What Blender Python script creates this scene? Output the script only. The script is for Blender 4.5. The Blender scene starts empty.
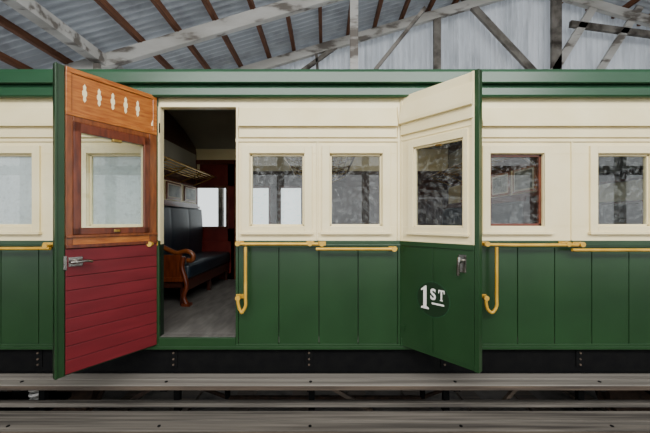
import bpy, bmesh, math, random
from mathutils import Vector, Matrix
random.seed(4)
D=2.44; F=302.0; ZC=2.15
def X(px,d=D): return (px-325)/F*d
def Z(py,d=D): return ZC+(221-py)/F*d
def lin(c):
    c=c/255.0
    return c/12.92 if c<=.04045 else ((c+.055)/1.055)**2.4
def rgb(h): 
    h=h.lstrip('#'); return tuple(lin(int(h[i:i+2],16)) for i in (0,2,4))+(1,)
# ---------------- materials
def mat(name,c1,c2=None,rough=.5,scale=6,stretch=(1,1,1),metal=0,bump=0,bscale=40,coat=0,detail=6,lo=.35,hi=.7,c3=None,c3lo=.6,c3hi=.7,c3scale=3,spec=.5):
    m=bpy.data.materials.new(name); m.use_nodes=True
    nt=m.node_tree; N=nt.nodes; L=nt.links
    b=N['Principled BSDF']
    b.inputs['Roughness'].default_value=rough
    b.inputs['Metallic'].default_value=metal
    b.inputs['Specular IOR Level'].default_value=spec
    b.inputs['Coat Weight'].default_value=coat
    b.inputs['Coat Roughness'].default_value=.12
    b.inputs['Base Color'].default_value=rgb(c1)
    tc=N.new('ShaderNodeTexCoord'); mp=N.new('ShaderNodeMapping'); mp.inputs['Scale'].default_value=stretch
    L.new(tc.outputs['Object'],mp.inputs['Vector'])
    if c2:
        n=N.new('ShaderNodeTexNoise'); n.inputs['Scale'].default_value=scale; n.inputs['Detail'].default_value=detail
        L.new(mp.outputs[0],n.inputs['Vector'])
        r=N.new('ShaderNodeValToRGB'); r.color_ramp.elements[0].position=lo; r.color_ramp.elements[1].position=hi
        r.color_ramp.elements[0].color=rgb(c1); r.color_ramp.elements[1].color=rgb(c2)
        L.new(n.outputs['Fac'],r.inputs['Fac']); out=r.outputs['Color']
        if c3:
            n3=N.new('ShaderNodeTexNoise'); n3.inputs['Scale'].default_value=c3scale; n3.inputs['Detail'].default_value=8
            L.new(mp.outputs[0],n3.inputs['Vector'])
            r3=N.new('ShaderNodeValToRGB'); r3.color_ramp.elements[0].position=c3lo; r3.color_ramp.elements[1].position=c3hi
            L.new(n3.outputs['Fac'],r3.inputs['Fac'])
            mx=N.new('ShaderNodeMix'); mx.data_type='RGBA'; L.new(r3.outputs['Color'],mx.inputs[0]); L.new(out,mx.inputs[6]); mx.inputs[7].default_value=rgb(c3)
            out=mx.outputs[2]
        L.new(out,b.inputs['Base Color'])
    if bump:
        n2=N.new('ShaderNodeTexNoise'); n2.inputs['Scale'].default_value=bscale; n2.inputs['Detail'].default_value=4
        L.new(mp.outputs[0],n2.inputs['Vector'])
        bp=N.new('ShaderNodeBump'); bp.inputs['Strength'].default_value=bump; bp.inputs['Distance'].default_value=.01
        L.new(n2.outputs['Fac'],bp.inputs['Height']); L.new(bp.outputs[0],b.inputs['Normal'])
    return m
GREEN=mat('green_gloss_paint','#1B381C','#224122',rough=.3,scale=3,bump=.04,bscale=12)
GREEN2=mat('green_cornice_paint','#1E452B','#295337',rough=.3,scale=4,stretch=(.3,1,1),bump=.04,bscale=15)
BADGE=mat('badge_dark_green','#132b15',rough=.35)
GROOVE=mat('dark_green_groove','#0a1c0d',rough=.6)
CREAM=mat('cream_gloss_paint','#F1E1AE','#F8EABC',rough=.35,scale=4,bump=.05,bscale=14)
RED=mat('crimson_paint','#60121A','#721B23',rough=.4,scale=5,stretch=(.5,1,3),bump=.06,bscale=25)
REDG=mat('dark_red_groove','#2c0a0c',rough=.7)
HONEY=mat('honey_varnished_timber','#8f4a16','#B97330',rough=.3,scale=9,stretch=(1,1,7),coat=.4,bump=.03)
BROWN=mat('brown_varnished_timber','#62300f','#87481d',rough=.3,scale=9,stretch=(6,6,1),coat=.4,bump=.03)
MAHOG=mat('mahogany_varnished_timber','#4E1F0E','#733416',rough=.3,scale=9,stretch=(6,6,1),coat=.4,bump=.03)
DARKW=mat('dark_interior_timber','#30160d','#472015',rough=.35,scale=7,stretch=(6,6,1),coat=.3)
DRED=mat('dark_red_interior_paint','#5f1913','#75241b',rough=.35)
GOLD=mat('yellow_gold_paint','#C9992A','#DDB146',rough=.35,scale=10,metal=.15)
BRASS=mat('aged_brass','#A8823C','#C8A860',rough=.3,metal=.9,scale=12)
CHROME=mat('worn_nickel','#B8B4AC','#8C8880',rough=.25,metal=1,scale=20)
IRON=mat('black_iron','#050506','#0c0c0b',rough=.85,scale=15,bump=.1,spec=.15)
RUSTI=mat('rusty_iron','#241b16','#3e2f25',rough=.8,scale=15,bump=.2,spec=.2)
LEATH=mat('dark_teal_leather','#161f27','#1e2a33',rough=.38,scale=8,bump=.05,bscale=90)
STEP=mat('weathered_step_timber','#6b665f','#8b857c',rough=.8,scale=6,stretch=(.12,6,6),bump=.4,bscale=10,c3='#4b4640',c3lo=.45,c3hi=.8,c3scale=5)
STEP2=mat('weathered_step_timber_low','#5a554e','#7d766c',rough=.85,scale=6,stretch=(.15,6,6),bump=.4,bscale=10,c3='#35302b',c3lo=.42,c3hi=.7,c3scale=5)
STEPF=mat('step_edge_timber','#3a3129','#5c4e40',rough=.85,scale=8,stretch=(.2,3,3),bump=.3)
TRUSS=mat('flaking_whitewashed_timber','#C6C5C0','#A5A29b',rough=.8,scale=3,stretch=(.35,1,1),bump=.3,c3='#6f6962',c3lo=.52,c3hi=.62,c3scale=6)
TRUSSD=mat('grey_timber','#85817a','#5f5952',rough=.85,scale=4,bump=.3,c3='#3b352f',c3lo=.48,c3hi=.65,c3scale=3)
PURL=mat('redbrown_purlin_timber','#5c3823','#7d5034',rough=.8,scale=6,stretch=(5,.5,5),bump=.2)
FLOORW=mat('worn_grey_floor_mat','#4d4a46','#66635e',rough=.7,scale=5,stretch=(3,.8,1),bump=.2)
GROUND=mat('dirty_concrete_floor','#4b4640','#68625a',rough=.9,scale=3,bump=.4,bscale=25,c3='#2c2824',c3lo=.45,c3hi=.65)
CEILM=mat('interior_ceiling_paint','#97978a','#a4a496',rough=.5,scale=3)
BLIND=mat('pale_roller_blind','#dfe3e5','#cdd3d7',rough=.8,scale=3)
WHITE=mat('white_lettering','#F4F1E8',rough=.5)
ROOFOUT=mat('carriage_roof_canvas','#8f8d88','#77746e',rough=.8)
PAPER=mat('photo_print','#9fa39b','#4c5552',rough=.4,scale=9,detail=3)
MOUNT=mat('picture_mount','#e4dcc8',rough=.7)
def corr(name,c1,c2,c3,trans,metal=.0,stretch=(1,1,1),joint=None):
    m=mat(name,c1,c2,rough=.5,scale=1.2,metal=metal,c3=c3,c3lo=.5,c3hi=.72,c3scale=1.6,stretch=stretch)
    nt=m.node_tree;N=nt.nodes;L=nt.links;b=N['Principled BSDF'];o=N['Material Output']
    if trans:
        t=N.new('ShaderNodeBsdfTranslucent'); t.inputs[0].default_value=(.9,.94,1,1)
        mx=N.new('ShaderNodeMixShader'); mx.inputs[0].default_value=trans
        L.new(b.outputs[0],mx.inputs[1]);L.new(t.outputs[0],mx.inputs[2]);L.new(mx.outputs[0],o.inputs[0])
    return m
CROOF=corr('weathered_corrugated_roof','#AAB1B7','#878e95','#5c6064',.05)
CWALL=corr('galvanised_corrugated_wall','#D6DBE0','#B7BEC4','#858b8f',.12,stretch=(3,3,.4))
def glassmat(name,dust,dcol,lo=.5,tint=.93,f0=.05):
    m=bpy.data.materials.new(name); m.use_nodes=True; nt=m.node_tree;N=nt.nodes;L=nt.links
    N.remove(N['Principled BSDF']); o=N['Material Output']
    t=N.new('ShaderNodeBsdfTransparent'); t.inputs[0].default_value=(tint,tint+.02,tint+.01,1)
    g=N.new('ShaderNodeBsdfGlossy'); g.inputs['Roughness'].default_value=.02
    # Schlick fresnel, same on both faces of the pane
    ge=N.new('ShaderNodeNewGeometry'); dt=N.new('ShaderNodeVectorMath'); dt.operation='DOT_PRODUCT'
    L.new(ge.outputs['Normal'],dt.inputs[0]); L.new(ge.outputs['Incoming'],dt.inputs[1])
    ab=N.new('ShaderNodeMath'); ab.operation='ABSOLUTE'; L.new(dt.outputs['Value'],ab.inputs[0])
    su=N.new('ShaderNodeMath'); su.operation='SUBTRACT'; su.inputs[0].default_value=1; L.new(ab.outputs[0],su.inputs[1])
    pw=N.new('ShaderNodeMath'); pw.operation='POWER'; pw.inputs[1].default_value=5; L.new(su.outputs[0],pw.inputs[0])
    ma=N.new('ShaderNodeMath'); ma.operation='MULTIPLY_ADD'; ma.inputs[1].default_value=1-f0; ma.inputs[2].default_value=f0; L.new(pw.outputs[0],ma.inputs[0])
    mx=N.new('ShaderNodeMixShader'); L.new(ma.outputs[0],mx.inputs[0]);L.new(t.outputs[0],mx.inputs[1]);L.new(g.outputs[0],mx.inputs[2])
    d=N.new('ShaderNodeBsdfDiffuse'); d.inputs[0].default_value=rgb(dcol)
    tc=N.new('ShaderNodeTexCoord')
    n=N.new('ShaderNodeTexNoise'); n.inputs['Scale'].default_value=28; n.inputs['Detail'].default_value=10; n.inputs['Roughness'].default_value=.8
    L.new(tc.outputs['Object'],n.inputs['Vector'])
    mr=N.new('ShaderNodeMapRange'); mr.inputs[1].default_value=lo; mr.inputs[2].default_value=.75; mr.inputs[3].default_value=dust*.1; mr.inputs[4].default_value=dust*5
    L.new(n.outputs['Fac'],mr.inputs[0])
    m2=N.new('ShaderNodeMixShader'); L.new(mr.outputs[0],m2.inputs[0]);L.new(mx.outputs[0],m2.inputs[1]);L.new(d.outputs[0],m2.inputs[2])
    L.new(m2.outputs[0],o.inputs[0]); return m
GLASS=glassmat('dusty_window_glass',.05,'#c8cccc',.5)
GLASS2=glassmat('clear_window_glass',.015,'#c8cccc',.5,.96,.04)
# ---------------- builder
class B:
    def __init__(s): s.v=[];s.f=[];s.m=[];s.sm=[];s.mats=[]
    def mi(s,m):
        if m not in s.mats: s.mats.append(m)
        return s.mats.index(m)
    def add(s,vs,fs,m,smooth=False):
        o=len(s.v); s.v+= [tuple(v) for v in vs]; i=s.mi(m)
        for f in fs: s.f.append([o+k for k in f]); s.m.append(i); s.sm.append(smooth)
    def box(s,x0,x1,y0,y1,z0,z1,m):
        if x0>x1:x0,x1=x1,x0
        if y0>y1:y0,y1=y1,y0
        if z0>z1:z0,z1=z1,z0
        v=[(x0,y0,z0),(x1,y0,z0),(x1,y1,z0),(x0,y1,z0),(x0,y0,z1),(x1,y0,z1),(x1,y1,z1),(x0,y1,z1)]
        s.add(v,[(3,2,1,0),(4,5,6,7),(0,1,5,4),(1,2,6,5),(2,3,7,6),(3,0,4,7)],m)
    def beam(s,p0,p1,w,h,m,up=(0,1,0)):
        p0=Vector(p0);p1=Vector(p1);d=(p1-p0).normalized();u=Vector(up);u=(u-d*u.dot(d)).normalized();r=d.cross(u)
        v=[p+u*a*w/2+r*b*h/2 for p in (p0,p1) for a,b in ((-1,-1),(1,-1),(1,1),(-1,1))]
        s.add(v,[(3,2,1,0),(4,5,6,7),(0,1,5,4),(1,2,6,5),(2,3,7,6),(3,0,4,7)],m)
    def cyl(s,p0,p1,r,m,n=14,r2=None):
        p0=Vector(p0);p1=Vector(p1);d=(p1-p0).normalized();u=d.orthogonal().normalized();w=d.cross(u); r2=r if r2 is None else r2
        v=[p0+(u*math.cos(2*math.pi*i/n)+w*math.sin(2*math.pi*i/n))*r for i in range(n)]+[p1+(u*math.cos(2*math.pi*i/n)+w*math.sin(2*math.pi*i/n))*r2 for i in range(n)]
        s.add(v,[(i,(i+1)%n,n+(i+1)%n,n+i) for i in range(n)],m,True)
        s.add(v,[tuple(range(n))[::-1],tuple(range(n,2*n))],m)
    def prism(s,prof,x0,x1,m): # prof list of (y,z)
        n=len(prof); v=[(x0,y,z) for y,z in prof]+[(x1,y,z) for y,z in prof]
        s.add(v,[(i,(i+1)%n,n+(i+1)%n,n+i) for i in range(n)]+[tuple(range(n))[::-1],tuple(range(n,2*n))],m)
    def prismy(s,prof,y0,y1,m): # prof list (x,z)
        n=len(prof); v=[(x,y0,z) for x,z in prof]+[(x,y1,z) for x,z in prof]
        s.add(v,[(i,(i+1)%n,n+(i+1)%n,n+i) for i in range(n)]+[tuple(range(n))[::-1],tuple(range(n,2*n))],m)
    def tube(s,pts,r,m,n=10,sub=6):
        P=[Vector(p) for p in pts]
        Q=[]
        for i in range(len(P)-1):
            a=P[max(i-1,0)];b=P[i];c=P[i+1];d=P[min(i+2,len(P)-1)]
            for k in range(sub):
                t=k/sub
                Q.append(.5*((2*b)+(-a+c)*t+(2*a-5*b+4*c-d)*t*t+(-a+3*b-3*c+d)*t**3))
        Q.append(P[-1])
        rings=[];u=None
        for i,q in enumerate(Q):
            d=(Q[min(i+1,len(Q)-1)]-Q[max(i-1,0)]).normalized()
            u=d.orthogonal().normalized() if u is None else (u-d*u.dot(d)).normalized()
            w=d.cross(u)
            rings.append([q+(u*math.cos(2*math.pi*k/n)+w*math.sin(2*math.pi*k/n))*r for k in range(n)])
        v=[p for R in rings for p in R]
        f=[(i*n+k,i*n+(k+1)%n,(i+1)*n+(k+1)%n,(i+1)*n+k) for i in range(len(rings)-1) for k in range(n)]
        s.add(v,f,m,True)
        s.add(rings[0],[tuple(range(n))[::-1]],m); s.add(rings[-1],[tuple(range(n))],m)
    def finish(s,name,parent=None,bevel=0,loc=None,rot=None):
        me=bpy.data.meshes.new(name); me.from_pydata(s.v,[],s.f); 
        for m in s.mats: me.materials.append(m)
        for p,i,k in zip(me.polygons,s.m,s.sm): p.material_index=i; p.use_smooth=k
        bm=bmesh.new(); bm.from_mesh(me); bmesh.ops.recalc_face_normals(bm,faces=bm.faces); bm.to_mesh(me); bm.free()
        o=bpy.data.objects.new(name,me); bpy.context.scene.collection.objects.link(o)
        if parent: o.parent=parent
        if loc: o.location=loc
        if rot: o.rotation_euler=rot
        if bevel:
            b=o.modifiers.new('bevel','BEVEL'); b.width=bevel; b.segments=2; b.limit_method='ANGLE'; b.angle_limit=math.radians(40)
        return o
def empty(name,loc=(0,0,0),rot=(0,0,0)):
    e=bpy.data.objects.new(name,None); e.location=loc; e.rotation_euler=rot; bpy.context.scene.collection.objects.link(e); return e
# ================= CARRIAGE
car=empty('railway_carriage')
XL,XR=-7.0,7.0
W=2.46
FZ=1.22
d1=(X(160)+.0,X(236)); d2=(X(400),X(476))
wins=[(-128,-74),(-21,33),(88,142),(250,304),(330,382),(490,543),(597,651),(755,809),(862,915)]
wins=[(X(a),X(b)) for a,b in wins]
zb=Z(347); zw=1.985; zg0,zg1=Z(226),Z(154); zf0,zf1=Z(232),Z(146); zdh=Z(107); ztop=3.17
T=.06
b=B()
segs=[(XL,d1[0]),(d1[1],d2[0]),(d2[1],XR)]
for a,c in segs:
    b.box(a,c,.004,T,zb,1.96,GROOVE)
    ws=[w for w in wins if w[0]>a-.01 and w[1]<c+.01]
    b.box(a,c,0,T,1.96,zg0,CREAM); b.box(a,c,0,T,zg1,ztop,CREAM)
    xs=[a]+[v for w in ws for v in w]+[c]
    for i in range(0,len(xs),2): b.box(xs[i],xs[i+1],0,T,zg0,zg1,CREAM)
b.box(d1[0],d1[1],0,T,zdh,ztop,CREAM); b.box(d2[0],d2[1],0,T,zdh,ztop,CREAM)
b.finish('side_wall_front',car,.002)
# green boards
b=B()
def boards(a,c,lines):
    xs=[a]+sorted([l for l in lines if a+.02<l<c-.02])+[c]
    for i in range(len(xs)-1): b.box(xs[i]+.003,xs[i+1]-.003,-.008,.01,zb+.02,1.935,GREEN)
boards(d1[1]+.02,d2[0]-.02,[X(279),X(319),X(358)])
boards(d2[1]+.02,XR,[X(517+37*i) for i in range(20)])
boards(XL,d1[0]-.02,[X(152-37.5*i) for i in range(20)])
for a,c in segs:
    b.box(a,c,-.014,.01,1.935,1.992,GREEN)
    b.box(a,c,-.022,.01,1.95,1.962,GREEN)
    b.box(a,c,-.016,.02,zb,zb+.03,GREEN)
for x in (d1[0]-.02,d1[1],d2[0]-.02,d2[1]): b.box(x,x+.02,-.012,.012,zb,1.94,GREEN)
b.box(XL,XR,-.024,.02,zb-.012,zb+.012,GREEN)
for dd in (d1,d2): b.box(dd[0],dd[1],-.02,.12,zb,Z(337),GREEN)
b.finish('lower_panelling',car,.0025)
# window frames
b=B();g=B()
for i,(a,c) in enumerate(wins):
    fx0,fx1=a-X(333),c+X(333)
    m=CREAM
    y0=-.016
    b.box(fx0,a-.004,y0,.01,zf0,zf1,m); b.box(c+.004,fx1,y0,.01,zf0,zf1,m)
    b.box(a-.004,c+.004,y0,.01,zg1+.004,zf1,m); b.box(a-.004,c+.004,y0,.01,zf0,zg0-.004,m)
    b.box(fx0-.01,fx1+.01,y0-.016,.005,zf0-.018,zf0,m)
    im=MAHOG if i==5 else CREAM
    t=.014 if i!=5 else .02
    for q in ((a,a+t,zg0,zg1),(c-t,c,zg0,zg1),(a,c,zg0,zg0+t),(a,c,zg1-t,zg1)): b.box(q[0],q[1],.018,.045,q[2],q[3],im)
    g.box(a+.005,c-.005,.026,.030,zg0+.005,zg1-.005,GLASS)
b.finish('window_frames',car,.002); g.finish('window_panes',car)
# beads / pilasters + hoods
b=B()
for a,c in segs:
    b.box(a,c,-.012,.005,Z(142),Z(139),CREAM)
part=[-4.10,-2.08,-.06,1.99,4.05]
for p in part: b.box(p-.006,p+.006,-.010,.005,zw+.01,Z(142),CREAM)
for x in (d1[0]-.022,d1[1]+.004,d2[0]-.022,d2[1]+.004): b.box(x,x+.018,-.014,.01,zw+.008,Z(107),CREAM)
prof=[(.005,Z(108,2.43)),(-.010,Z(108,2.43)),(-.055,Z(123.5,2.39)),(-.055,Z(126,2.39)),(-.024,Z(126,2.41)),(-.024,Z(137,2.41)),(.005,Z(137,2.41))]
for a,c in ((XL,d1[0]-.03),(d1[1]+.03,d2[0]-.03),(d2[1]+.03,XR)): b.prism(prof,a,c,CREAM)
b.finish('ventilator_hoods',car,.002)
# cornice
b=B()
def zz(py,y): return Z(py,D+y)
prof=[(.04,zz(69,-.08)),(-.08,zz(69,-.08)),(-.085,zz(72,-.08)),(-.085,zz(82,-.085)),(-.075,zz(83.5,-.075)),(-.045,zz(83.5,-.045)),(-.045,zz(87,-.045)),(-.06,zz(87.5,-.06)),(-.062,zz(95,-.06)),(-.05,zz(97,-.05)),(.04,zz(97,.0))]
b.prism(prof,XL,XR,GREEN2)
b.finish('cornice_gutter',car,.003)
# roof arch and ceiling
def arch(off,n=24):
    e=3.30; h=.36
    return [(-.02+ (W+.04)*i/n, e-off+h*(math.sin(math.pi*i/n))**.8) for i in range(n+1)]
b=B()
A0=arch(0);A1=arch(.03)
b.prism(A0+A1[::-1],XL,XR,ROOFOUT); b.finish('arched_roof',car)
b=B();A0=arch(.032);A1=arch(.05)
b.prism([p for p in A0]+[p for p in A1[::-1]],XL+.01,XR-.01,CEILM)
for i in range(16):
    x=XL+.4+i*.9
    b.prism([(y,z) for y,z in arch(.048)]+[(y,z) for y,z in arch(.07)[::-1]],x,x+.03,CEILM)
b.finish('interior_ceiling',car)
# far wall
b=B();g=B()
fw=[(X(198,4.9),X(228,4.9)),(X(251,4.9),X(270,4.9)),(X(281,4.9),X(302,4.9)),(2.4,2.9),(3.2,3.7),(-3.6,-3.1),(-2.9,-2.4)]
fw.sort(); fz0,fz1=Z(227,4.9),Z(188,4.9)
b.box(XL,XR,W-.06,W,zb,fz0,DARKW); b.box(XL,XR,W-.06,W,fz1,3.34,CREAM)
xs=[XL]+[v for w in fw for v in w]+[XR]
for i in range(0,len(xs),2): b.box(xs[i],xs[i+1],W-.06,W,fz0,fz1,DARKW)
b.box(XL+.1,XR-.1,W-.065,W-.055,fz1,2.95,DARKW)
for a,c in fw:
    t=.02
    for q in ((a-.03,a+.01,fz0-.03,fz1+.03),(c-.01,c+.03,fz0-.03,fz1+.03),(a,c,fz0-.03,fz0+.01),(a,c,fz1-.01,fz1+.03)): b.box(q[0],q[1],W-.08,W-.05,q[2],q[3],MAHOG)
    g.box(a,c,W-.03,W-.026,fz0,fz1,GLASS2)
fd=[w for w in fw if -2.1<w[0]<-1.8][0]
b.box(-2.05,fd[0]-.02,W-.075,W-.055,FZ,Z(165,4.9),DRED)
b.box(fd[1]+.02,-1.45,W-.075,W-.055,FZ,Z(165,4.9),DRED)
b.box(-2.0,-1.45,W-.075,W-.055,FZ,fz0-.02,DRED); b.box(-2.0,-1.45,W-.075,W-.055,fz1+.02,Z(165,4.9),DRED)
b.box(-2.06,-1.42,W-.09,W-.055,Z(165,4.9),Z(161,4.9),MAHOG); b.box(-1.45,-1.41,W-.09,W-.055,FZ,Z(161,4.9),MAHOG)
b.box(-1.98,-1.5,W-.083,W-.07,FZ+.1,FZ+.6,DRED)
b.finish('side_wall_rear',car,.002); g.finish('rear_window_panes',car)
# floor, end walls
b=B()
b.box(XL,XR,0.0,W,FZ-.05,FZ-.004,FLOORW); b.box(XL+.06,XR-.06,.07,W-.07,FZ-.004,FZ,FLOORW)
b.finish('carriage_floor',car,.001)
b=B(); b.box(XL,XL+.05,0,W,zb,3.32,GREEN); b.box(XR-.05,XR,0,W,zb,3.32,GREEN); b.finish('end_walls',car)
# partitions
b=B()
A=arch(.06)
for p in part:
    pr=[(.06,FZ),(W-.06,FZ)]+[(min(max(y,.06),W-.06),z) for y,z in A[::-1]]
    b.prism(pr,p-.02,p+.02,DARKW)
    for sgn in (-1,1):
        x0=p+sgn*.02; x1=p+sgn*.028
        b.box(x0,x1,.1,W-.1,2.42,2.68,CREAM)
        b.box(x0,x1+sgn*.006,.06,W-.06,2.38,2.42,MAHOG); b.box(x0,x1+sgn*.006,.06,W-.06,2.68,2.72,MAHOG)
        b.box(x0,x1,.1,W-.1,2.84,3.2,CEILM)
b.finish('compartment_partitions',car,.002)
# solebar & underframe
b=B()
b.box(XL,XR,.02,.14,.90,zb-.012,IRON); b.box(XL,XR,0,.03,.90,.925,IRON)
b.box(XL,XR,W-.14,W-.02,.90,zb-.012,IRON)
for i in range(15): b.box(XL+.4+i*.95,XL+.5+i*.95,.1,W-.1,.95,FZ-.05,IRON)
b.box(XL,XR,.06,W-.06,FZ-.07,FZ-.05,IRON)
for i in range(12):
    x=X(309)-6*1.1+i*1.1
    for zq in (.985,1.03,1.08): b.cyl((x,.02,zq),(x,.004,zq),.008,STEPF,8)
    b.box(x-.03,x+.03,.012,.022,.96,1.10,IRON)
for y in (.35,W-.35):
    b.cyl((-2.0,y,.93),(-.9,y,.52),.018,RUSTI); b.cyl((-.9,y,.52),(.9,y,.52),.018,RUSTI); b.cyl((.9,y,.52),(2.0,y,.93),.018,RUSTI)
    for x in(-.9,.9): b.cyl((x,y,.52),(x,y,.93),.025,IRON)
b.beam((X(300,2.5),.06,.92),(X(372,2.5),.06,.58),.03,.03,STEPF); b.beam((X(500,2.5),.06,.62),(X(530,2.5),.06,.90),.03,.03,STEPF)
b.beam((X(120,2.5),.06,.62),(X(180,2.5),.06,.90),.03,.03,RUSTI)
b.beam((-1.7,1.2,.7),(2.5,1.2,.7),.05,.05,IRON)
b.finish('solebar_and_underframe',car,.002)
# blinds for left windows
b=B()
for i in (0,1,2):
    a,c=wins[i]; b.box(a+.015,c-.015,.036,.039,zg0+.014,zg1-.014,BLIND)
    for k in range(14): b.box(a+.016,c-.016,.034,.0365,zg0+.03+k*.039,zg0+.052+k*.039,BLIND)
b.finish('window_blinds',car)
# handrails
def rail(name,pts,brs):
    b=B(); y=-.075; d=D+y
    for P in pts: b.tube([(X(px,d),y,Z(py,d)) for px,py in P],.0125,GOLD)
    for px,py in brs:
        x=X(px,d);z=Z(py,d)
        b.cyl((x,-.008,z),(x,y,z),.011,GOLD); b.box(x-.03,x+.03,-.024,-.012,z-.016,z+.016,GOLD)
        b.cyl((x,y-.014,z),(x,y+.014,z),.02,GOLD)
    return b.finish(name,car,.001)
def grab(x0,x1):
    return [(x1,247),(x1,262),(x1,280),(x1,298),(x1,306),(x1-2.5,311),((x0+x1)/2,312.5),(x0+1.5,309),(x0,303),(x0,298)]
rail('handrail',[[(236,244),(262,244),(290,244),(318,244)],[(316,249),(340,249),(370,249),(397,249)],grab(238,245.5)],[(238,243.5),(310,243.5),(322,244),(394,249),(238,298)])
rail('handrail',[[(484,244.5),(515,245),(545,245),(578,245)],[(572,250),(610,250),(650,250),(760,250)],grab(486,496.5)],[(487,244),(568,244),(582,244.5),(750,250),(486,298)])
rail('handrail',[[(-120,248.5),(-60,248.5),(0,248.5),(50,248.5)],[(44,244),(80,244),(120,244),(152,244)]],[(-115,248),(46,246),(150,244)])
# footboards
def foot(name,y0,y1,zt,th,m,drop):
    b=B(); w=(y1-y0)
    k=2
    for i in range(k):
        a=y0+w*i/k; b.box(XL,XR,a+.002,a+w/k-.002,zt-th,zt,m)
    b.box(XL,XR,y0-.006,y0,zt-th,zt-.004,STEPF)
    for i in range(13):
        x=X(309)-6*1.1+i*1.1+.02
        b.box(x-.025,x+.025,y0+.01,.1,zt-th-.02,zt-th,IRON); b.box(x-.025,x+.025,.02 if drop else .0,.06 if drop else .035,zt-th-.02,drop if drop else .93,IRON)
        b.cyl((x,y0+.05,zt),(x,y0+.05,zt+.004),.012,IRON,8)
    return b.finish(name,None,.004)
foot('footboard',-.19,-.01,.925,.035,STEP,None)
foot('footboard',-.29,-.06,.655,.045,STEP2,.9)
b=B(); b.box(XL,XR,-.02,.03,.655,.69,STEP2); b.finish('footboard_backing_beam',car,.004)
# ================= DOORS
def textobj(txt,parent,loc,size,rot,m,off=.0):
    c=bpy.data.curves.new('lettering','FONT'); c.body=txt; c.size=size; c.extrude=.0008; c.offset=off
    o=bpy.data.objects.new('lettering',c); bpy.context.scene.collection.objects.link(o); c.materials.append(m)
    o.parent=parent; o.location=loc; o.rotation_euler=rot; return o
ZD0=Z(344.5); ZD1=Z(97.5)
L=empty('carriage_door',(X(160)-.005,-.012,0),(0,0,-math.radians(123.8)))
w=.64
b=B()
gs0,gs1,gz0,gz1=.113,.507,2.105,2.735
def skin(y0,y1,x0,x1,zlo,zhi,mu,ml,zsp):
    b.box(x0,x1,y0,y1,zlo,zsp,ml)
    b.box(x0,x1,y0,y1,zsp,gz0,mu); b.box(x0,x1,y0,y1,gz1,zhi,mu)
    b.box(x0,gs0,y0,y1,gz0,gz1,mu); b.box(gs1,x1,y0,y1,gz0,gz1,mu)
skin(-.045,-.022,.0,w-.012,ZD0,ZD1,CREAM,GREEN,1.985)
b.box(w-.05,w,-.045,-.012,ZD0-.004,ZD1+.004,GREEN); b.box(w-.012,w,-.047,-.004,ZD0-.004,ZD1+.004,GREEN)
b.box(0,w-.05,-.045,-.02,ZD0-.004,ZD0+.02,GREEN)
b.box(0,.012,-.045,-.002,ZD0,ZD1,GREEN)
b.finish('outer_skin',L,.002)
b=B()
x0,x1=.014,.588
b.box(x0,x1,-.024,-.004,2.845,ZD1-.004,HONEY)
b.box(x0,x1,-.024,.006,ZD1-.035,ZD1-.002,HONEY); b.box(x0,x1,-.024,.006,2.835,2.862,HONEY)
b.box(x0,x0+.03,-.024,.003,2.84,ZD1,HONEY); b.box(x1-.03,x1,-.024,.003,2.84,ZD1,HONEY)
b.box(x0,.07,-.022,0,1.99,2.84,BROWN); b.box(.55,x1,-.022,0,1.99,2.84,BROWN)
b.box(.07,.55,-.022,0,1.99,2.055,HONEY); b.box(x0,x1,-.022,.012,1.972,1.995,MAHOG)
b.box(x0,x1,-.022,.014,2.04,2.058,BROWN)
b.box(.07,.55,-.022,0,2.80,2.84,BROWN)
b.finish('varnished_framing',L,.003)
b=B()
b.box(.07,gs0,-.02,.008,2.058,2.80,MAHOG); b.box(gs1,.55,-.02,.008,2.058,2.80,MAHOG)
b.box(.07,.55,-.02,.008,gz1,2.80,MAHOG); b.box(.07,.55,-.02,.008,2.058,gz0,MAHOG)
b.box(.27,.33,-.01,.02,2.715,2.735,BRASS); b.box(.28,.32,.006,.02,2.07,2.09,BRASS)
b.finish('sash_frame',L,.004)
b=B(); b.box(gs0-.003,gs1+.003,-.02,-.016,gz0-.003,gz1+.003,GLASS2); b.finish('sash_glass',L)
b=B()
for i in range(5):
    c=.155+i*.083; zc=3.005
    pr=[(0,.062),(.009,.045),(.007,.022),(.013,.012),(.013,-.012),(.007,-.022),(.009,-.045),(0,-.062),(-.009,-.045),(-.007,-.022),(-.013,-.012),(-.013,.012),(-.007,.022),(-.009,.045)]
    b.prismy([(c+a,zc+q) for a,q in pr],-.01,-.0025,CREAM)
b.finish('ventilator_slots',L)
b=B()
b.box(x0,x1,-.022,-.006,ZD0+.005,1.975,REDG)
n=9; h=(1.97-ZD0-.01)/n
for i in range(n): b.box(x0,x1,-.02,0,ZD0+.008+i*h+.0018,ZD0+.008+(i+1)*h-.0018,RED)
b.finish('red_boarding',L,.0025)
b=B()
zz0=1.885
b.box(.50,.575,-.002,.008,zz0-.03,zz0+.03,CHROME); b.cyl((.535,0,zz0),(.535,.045,zz0),.012,CHROME)
b.tube([(.46,.045,zz0-.005),(.49,.05,zz0+.003),(.535,.05,zz0),(.575,.045,zz0)],.010,CHROME)
b.box(.583,.60,-.01,.006,zz0-.05,zz0+.04,CHROME)
b.cyl((.55,-.045,zz0-.01),(.55,-.09,zz0-.01),.012,RUSTI); b.tube([(.50,-.09,zz0-.01),(.55,-.095,zz0-.01),(.60,-.09,zz0-.01)],.011,RUSTI)
b.finish('lock_and_handle',L,.001)
b=B()
for z in (1.35,1.9,2.9): b.cyl((-.006,-.008,z-.04),(-.006,-.008,z+.04),.009,IRON); b.box(0,.06,-.052,-.045,z-.02,z+.02,IRON)
b.finish('hinges',L)
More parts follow.
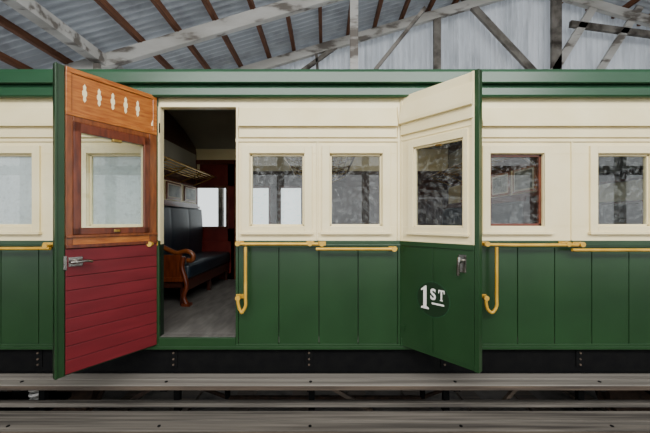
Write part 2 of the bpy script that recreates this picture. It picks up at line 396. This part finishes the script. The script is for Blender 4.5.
# right door
R=empty('carriage_door',(X(400)-.003,-.004,0),(0,0,-math.radians(48.2)))
w=.612
gs0,gs1,gz0,gz1=.123,.509,2.105,2.72
b=B()
skin(.006,.045,.0,w-.03,ZD0,ZD1,CREAM,GREEN,1.985)
b.box(w-.03,w,.0,.05,ZD0-.003,ZD1+.003,GREEN)
b.box(0,w-.03,.002,.02,ZD0,ZD0+.03,GREEN)
b.box(0,.284,.0,.02,ZD0+.03,1.96,GREEN); b.box(.288,w-.032,.0,.02,ZD0+.03,1.96,GREEN)
b.box(0,w-.03,-.008,.02,1.955,1.99,GREEN)
b.box(.0,w-.03,-.0,.02,1.99,2.0,CREAM)
b.finish('door_leaf',R,.002)
b=B()
a0,a1=.079,.538
b.box(a0,gs0,-.008,.02,2.06,2.775,CREAM); b.box(gs1,a1,-.008,.02,2.06,2.775,CREAM)
b.box(gs0,gs1,-.008,.02,gz1,2.775,CREAM); b.box(gs0,gs1,-.008,.02,2.06,gz0,CREAM)
b.box(a0-.01,a1+.01,-.02,.02,2.045,2.062,CREAM)
t=.012
for q in ((gs0,gs0+t,gz0,gz1),(gs1-t,gs1,gz0,gz1),(gs0,gs1,gz0,gz0+t),(gs0,gs1,gz1-t,gz1)): b.box(q[0],q[1],.01,.04,q[2],q[3],CREAM)
b.box(.3,.34,.005,.03,gz1-.022,gz1-.01,BRASS)
prof=[(.01,ZD1-.07),(-.004,ZD1-.07),(-.04,2.945),(-.04,2.92),(-.014,2.92),(-.014,2.835),(.01,2.835)]
b.prism(prof,.015,w-.035,CREAM)
b.box(.0,w-.03,-.0,.02,2.79,2.80,CREAM)
b.box(.0,.02,0,.02,2.0,ZD1,CREAM); b.box(w-.05,w-.031,-.002,.02,2.0,ZD1,CREAM)
b.finish('frame_and_hood',R,.002)
b=B(); b.box(gs0,gs1,.024,.028,gz0,gz1,GLASS); b.finish('glass',R)
b=B(); z0=1.86
b.box(.478,.53,-.006,0,z0-.06,z0+.06,CHROME); b.cyl((.505,0,z0+.02),(.505,-.055,z0+.02),.012,CHROME)
b.tube([(.505,-.055,z0+.045),(.505,-.06,z0+.02),(.50,-.058,z0-.03),(.495,-.05,z0-.075)],.012,CHROME)
b.finish('door_handle',R,.001)
b=B()
for z in (1.3,1.93,2.9): b.cyl((-.006,-.006,z-.04),(-.006,-.006,z+.04),.009,GREEN); b.box(0,.05,-.006,0,z-.02,z+.02,GREEN)
b.finish('hinges',R)
# 1ST on its round badge
b=B(); cx,cz=.285,1.572
n=56; ro,ri=.132,.127
b.prismy([(cx+ro*math.cos(2*math.pi*i/n),cz+ro*math.sin(2*math.pi*i/n)) for i in range(n)],-.0008,.001,GREEN2)
b.prismy([(cx+ri*math.cos(2*math.pi*i/n),cz+ri*math.sin(2*math.pi*i/n)) for i in range(n)],-.0014,.001,BADGE)
s=1.15; sx=.92
pr=[(-.034,-.075),(.034,-.075),(.034,-.066),(.014,-.058),(.014,.075),(.004,.075),(-.036,.048),(-.034,.040),(-.014,.047),(-.014,-.058),(-.034,-.066)]
b.prismy([(cx-.062+p*sx,cz+.008+q*s) for p,q in pr],-.0026,0,WHITE)
pr=[(-.012,-.034),(.012,-.034),(.012,-.029),(.006,-.027),(.006,.026),(.018,.026),(.020,.012),(.025,.012),(.025,.034),(-.025,.034),(-.025,.012),(-.020,.012),(-.018,.026),(-.006,.026),(-.006,-.027),(-.012,-.029)]
b.prismy([(cx+.068+p*sx,cz+.040+q*s) for p,q in pr],-.0026,0,WHITE)
b.box(cx-.006,cx+.088,-.0026,0,cz-.034,cz-.022,WHITE)
b.finish('first_class_lettering',R)
t_=textobj('S',R,(cx-.018,-.002,cz+.001),.112,(math.pi/2,0,0),WHITE,.003); t_.scale=(.85,1,1)
# ================= interior furniture
def bench(name,px,sgn,y0,y1):
    e=empty(name,(px,0,0)); b=B()
    sx=lambda a,c:(min(sgn*a,sgn*c),max(sgn*a,sgn*c))
    b.box(*sx(0,.52),y0,y1,FZ+.2,FZ+.27,DARKW)
    b.box(*sx(.49,.53),y0,y1,FZ+.16,FZ+.28,DARKW)
    for y in (y0+.02,y1-.06,(y0+y1)/2):
        b.box(*sx(.46,.51),y,y+.045,FZ,FZ+.22,DARKW); b.box(*sx(.03,.08),y,y+.045,FZ,FZ+.22,DARKW)
    b.finish('seat_frame',e,.004)
    b=B(); b.box(*sx(.05,.55),y0+.05,y1-.01,FZ+.28,FZ+.45,LEATH); o=b.finish('seat_cushion',e,.04); o.modifiers['bevel'].segments=5
    for p in o.data.polygons:p.use_smooth=True
    nu,nv=60,30; v=[];f=[]
    zb0,zb1=FZ+.42,FZ+1.13
    for i in range(nu+1):
        for j in range(nv+1):
            uu=i/nu;vv=j/nv
            h=.095+.006*(abs(math.sin(math.pi*uu*3)))**.35+.02*math.sin(math.pi*vv)
            if j in(0,nv) or i in (0,nu): h=.01
            v.append((sgn*h,y0+.03+uu*(y1-y0-.04),zb0+vv*(zb1-zb0)))
    f=[(i*(nv+1)+j,(i+1)*(nv+1)+j,(i+1)*(nv+1)+j+1,i*(nv+1)+j+1) for i in range(nu) for j in range(nv)]
    b=B(); b.add(v,f,LEATH,True)
    b.box(*sx(0,.06),y0,y1,zb1-.005,zb1+.03,MAHOG)
    b.finish('padded_back',e)
    b=B()
    for y in (y0+.02,):
        b.tube([(sgn*.06,y,FZ+.72),(sgn*.16,y,FZ+.70),(sgn*.3,y,FZ+.63),(sgn*.42,y,FZ+.58),(sgn*.53,y,FZ+.60),(sgn*.60,y,FZ+.56),(sgn*.59,y,FZ+.50),(sgn*.54,y,FZ+.50)],.026,BROWN)
        b.tube([(sgn*.50,y,FZ+.54),(sgn*.48,y,FZ+.43),(sgn*.51,y,FZ+.32),(sgn*.53,y,FZ+.22),(sgn*.50,y,FZ+.1),(sgn*.53,y,FZ+.02)],.026,MAHOG)
        b.box(*sx(.04,.5),y-.02,y+.02,FZ+.25,FZ+.31,MAHOG); b.box(*sx(.04,.48),y-.012,y+.012,FZ+.3,FZ+.56,MAHOG)
        b.box(*sx(.49,.58),y-.035,y+.035,FZ,FZ+.03,MAHOG)
    b.finish('scroll_arm',e,.003)
bench('upholstered_bench_seat',-2.06+.012,1,.85,2.36)
bench('upholstered_bench_seat',-.08-.012,-1,.5,2.36)
bench('upholstered_bench_seat',-.04+.012,1,.5,2.36)
bench('upholstered_bench_seat',1.97-.012,-1,.5,2.36)
def rack(name,px,sgn):
    b=B(); z=2.80; q=0.03
    for k in range(5): b.cyl((px+sgn*(q+.06+.07*k),.35,z+.008*k),(px+sgn*(q+.06+.07*k),2.3,z+.008*k),.007 if k<4 else .012,BRASS,8)
    for y in (.4,.88,1.36,1.84,2.26):
        b.tube([(px+sgn*q*.9,y,z-.10),(px+sgn*(q+.1),y,z-.06),(px+sgn*(q+.25),y,z+.0),(px+sgn*(q+.34),y,z+.05)],.009,BRASS,8)
        b.tube([(px+sgn*q*.9,y,z),(px+sgn*(q+.17),y,z+.01),(px+sgn*(q+.34),y,z+.03)],.007,BRASS,8)
    b.finish(name)
for p,s in ((-2.08,1),(-.06,-1),(-.06,1),(1.99,-1)): rack('luggage_rack',p,s)
def pic(x,sgn,y0,y1,z0,z1,fm=BROWN):
    b=B()
    a=x; c=x+sgn*.018
    b.box(a,c,y0,y1,z0,z1,fm); b.box(c,c+sgn*.001,y0+.02,y1-.02,z0+.02,z1-.02,MOUNT)
    b.box(c+sgn*.001,c+sgn*.002,y0+.04,y1-.04,z0+.035,z1-.035,PAPER)
    b.finish('framed_picture')
for y in (.45,.95,1.45,1.95): pic(-2.052,1,y,y+.38,2.44,2.665); pic(-.088,-1,y,y+.38,2.44,2.665)
for y in (.35,.75,1.15,1.55): pic(1.962,-1,y,y+.34,2.43,2.675,HONEY)
# ================= bogies + track
def bogie(cx):
    b=B()
    for ax in (cx-.85,cx+.85):
        for y in (.52,W-.52):
            b.cyl((ax,y-.05,.57),(ax,y+.05,.57),.42,RUSTI,40); b.cyl((ax,y+.05*(1 if y<1.2 else -1),.57),(ax,y+.085*(1 if y<1.2 else -1),.57),.45,RUSTI,40)
            b.cyl((ax,y-.09,.57),(ax,y-.05,.57),.09,IRON)
        b.cyl((ax,.25,.57),(ax,W-.25,.57),.06,IRON)
        for y in (.28,W-.28): b.box(ax-.1,ax+.1,y-.07,y+.07,.48,.66,IRON)
    for y in (.28,W-.28):
        b.box(cx-1.2,cx+1.2,y-.02,y+.02,.66,.78,IRON)
    b.box(cx-.15,cx+.15,.25,W-.25,.62,.9,IRON)
    b.finish('bogie_wheels_and_frame',car,.002)
bogie(-3.5); bogie(4.0)
b=B()
def coil(cx,cy,z0,z1,r):
    n=110; t=7
    b.tube([(cx+r*math.cos(2*math.pi*t*i/n),cy+r*math.sin(2*math.pi*t*i/n),z0+(z1-z0)*i/n) for i in range(n+1)],.013,TRUSS,8,1)
coil(X(38,2.52),.085,.60,.9,.05); coil(X(-20,2.52),.085,.6,.9,.05)
b.box(-2.95,-2.3,.04,.3,.56,.60,IRON)
b.finish('suspension_springs',car)
tr=empty('railway_track'); b=B()
for y in (.55,W-.55):
    b.box(-14,14,y-.035,y+.035,.13,.155,RUSTI); b.box(-14,14,y-.01,y+.01,.05,.13,RUSTI); b.box(-14,14,y-.06,y+.06,.03,.05,RUSTI)
b.finish('rails',tr,.002); b=B()
for i in range(42): b.box(-14+i*.68,-13.78+i*.68,-.05,W+.05,.0,.03,STEPF)
b.finish('sleepers',tr,.004)
# ================= SHED
b=B(); b.box(-14,16,-14,4.9,-.1,0,GROUND); b.finish('floor')
aP=3.86; dT1=5.2; dT2=6.72; SL=.295; XRG=4.6
def roofz(x,off=0): 
    return ZC+aP+off+(SL*x if x<XRG else SL*XRG-(x-XRG)*SL)
PT=.125; AM=.026
def wave(u): return AM*math.sin(2*math.pi*u/PT)
def roof(name,xa,xb,y0,y1):
    n=int((y1-y0)/(PT/8)); v=[]
    for i in range(n+1):
        y=y0+(y1-y0)*i/n; dz=wave(y)
        v+=[(xa,y,roofz(xa,.255)+dz),(xb,y,roofz(xb,.255)+dz)]
    b=B(); b.add(v,[(2*i,2*i+1,2*i+3,2*i+2) for i in range(n)],CROOF,True)
    return b.finish(name)
roof('ceiling_corrugated_roof',-10.5,XRG,-5,4.75)
roof('ceiling_corrugated_roof',XRG,15,-5,4.75)
def cwall(name,xa,xb,y,z0,ztopf,m):
    n=int((xb-xa)/(PT/8)); v=[]
    for i in range(n+1):
        x=xa+(xb-xa)*i/n; dy=wave(x)
        v+=[(x,y+dy,z0),(x,y+dy,ztopf(x))]
    b=B(); b.add(v,[(2*i,2*i+1,2*i+3,2*i+2) for i in range(n)],m,True); return b.finish(name)
YW=4.62
o1=cwall('wall_back',-10.5,15,YW,3.3,lambda x:roofz(x,.22),CWALL)
o2=cwall('lower_cladding',-10.5,15,YW,0,lambda x:1.2,CWALL); o2.parent=o1
b=B()
for i in range(14): x=-10+i*1.9; b.box(x-.05,x+.05,YW-.14,YW-.03,0,min(3.4,roofz(x)),TRUSSD)
b.box(-10.5,15,YW-.14,YW-.03,3.25,3.35,TRUSSD); b.box(-10.5,15,YW-.14,YW-.03,1.15,1.25,TRUSSD)
b.finish('wall_frame',o1)
# unseen front posts and rails of the shed, added for reflections in the windows
b=B()
for i in range(12): x=-9.5+i*2.1; b.box(x-.08,x+.08,-5.05,-4.9,0,roofz(x,.05),TRUSSD)
b.box(-10.4,14.9,-5.04,-4.9,1.0,1.12,TRUSSD); b.box(-10.4,14.9,-5.04,-4.9,3.3,3.5,TRUSSD)
b.finish('added_front_posts')
# purlins
b=B()
ks=[-.181,-.339,-.543,-.769,-1.018,-1.617]
xs=[k*(aP+.17)/(1-SL*k) for k in ks]
stp=.6
xx=xs[0]+stp
while xx<XRG: xs.append(xx); xx+=stp
xx=xs[5]-.6
while xx>-10: xs.append(xx); xx-=stp
xx=XRG+.3
while xx<14.5: xs.append(xx); xx+=stp
for x in xs:
    z=roofz(x,.17); b.box(x-.035,x+.035,-5,4.6,z-.055,z+.05,PURL)
b.finish('roof_purlins')
# trusses
def pt(px,py,d): return (X(px,d),d-D,Z(py,d))
def truss(name,d,hw,extra,hgt):
    b=B(); y=d-D
    b.beam((-10.4,y,roofz(-10.4)),(XRG,y,roofz(XRG)),hw,hgt,TRUSS); b.beam((XRG,y,roofz(XRG)),(14.9,y,roofz(14.9)),hw,hgt,TRUSS)
    for p,q,w_,m in extra: b.beam(p,q,.07,w_,m)
    b.box(-10.4,-10.2,y-.08,y+.08,0,roofz(-10.3)+.05,TRUSSD); b.box(14.7,14.9,y-.08,y+.08,0,roofz(14.8)+.05,TRUSSD)
    b.finish(name,None,.006)
xp=X(354,dT1)
ex1=[((xp,dT1-D,0),(xp,dT1-D,roofz(xp)),.14,TRUSS),
     (pt(375,70,dT1+.08),pt(425,8,dT1+.08),.06,TRUSSD)]
truss('roof_truss',dT1,.1,ex1,.23)
d=dT2
ex2=[(pt(455,-12,d),pt(545,84,d),.15,TRUSSD),(pt(556,150,d),pt(556,-25,d),.22,TRUSSD),
     (pt(546,84,d),pt(604,-10,d),.17,TRUSS),(pt(586,92,d),pt(658,-22,d),.15,TRUSS),(pt(570,24,d),pt(690,40,d),.14,TRUSSD),
     (pt(437,90,d),pt(437,18,d),.16,TRUSSD),(pt(290,80,d),pt(340,44,d),.09,TRUSSD),(pt(318,75,d),pt(316,50,d),.06,TRUSSD)]
truss('roof_truss',dT2,.1,ex2,.19)
truss('roof_truss',dT1-4.6,.1,[],.2)
b=B(); k=-1.371; x=k*(aP+.05)/(1-SL*k); z=roofz(x,.0)
b.box(x-.09,x+.09,-5,4.5,z-.08,z+.10,TRUSS); b.beam((x,dT1-D-.12,z-.1),(x-.0,dT1-D-.12-.001,z-.45),.1,.1,TRUSS)
b.finish('longitudinal_beam',None,.006)
b=B(); n=700; v=[]
for i in range(n+1):
    y=-5+9.7*i/n; v+=[(-10.5+wave(y),y,0),(-10.5+wave(y),y,roofz(-10.5,.22))]
b.add(v,[(2*i,2*i+1,2*i+3,2*i+2) for i in range(n)],CWALL,True); b.finish('wall_left')
b=B(); v=[(x+25.5,y,z if z<1 else roofz(15,.22)) for x,y,z in v]
b.add(v,[(2*i,2*i+1,2*i+3,2*i+2) for i in range(n)],CWALL,True); b.finish('wall_right')
# ================= LIGHT
wd=bpy.data.worlds.new('world'); bpy.context.scene.world=wd; wd.use_nodes=True
bg=wd.node_tree.nodes['Background']; bg.inputs[0].default_value=(.94,.97,1,1); bg.inputs[1].default_value=1.95
def area(name,loc,target,sx,sy,e,col=(1,1,1)):
    l=bpy.data.lights.new(name,'AREA'); l.shape='RECTANGLE'; l.size=sx; l.size_y=sy; l.energy=e; l.color=col
    o=bpy.data.objects.new(name,l); bpy.context.scene.collection.objects.link(o); o.location=loc
    o.rotation_euler=(Vector(target)-Vector(loc)).to_track_quat('-Z','Y').to_euler(); return o
area('daylight_fill',(0,-4.0,5.2),(0,0,2.0),9,1.2,480,(1,.99,.97))  # added area light, stands in for daylight from the open shed front
area('compartment_fill',(-1.1,1.2,3.45),(-1.1,1.2,1),.3,.3,3,(1,.95,.85))  # added fill to lift the dark compartment, no fitting modelled
area('compartment_fill',(1.0,1.2,3.45),(1.0,1.2,1),.3,.3,8,(1,.95,.85))  # added fill to brighten the second compartment and its pictures
cam=bpy.data.cameras.new('camera'); co=bpy.data.objects.new('camera',cam); bpy.context.scene.collection.objects.link(co)
co.location=(0,-D,ZC); co.rotation_euler=(math.pi/2,0,0); cam.sensor_width=36; cam.lens=F/650*36; cam.shift_y=4.5/650; cam.clip_start=.02
bpy.context.scene.camera=co
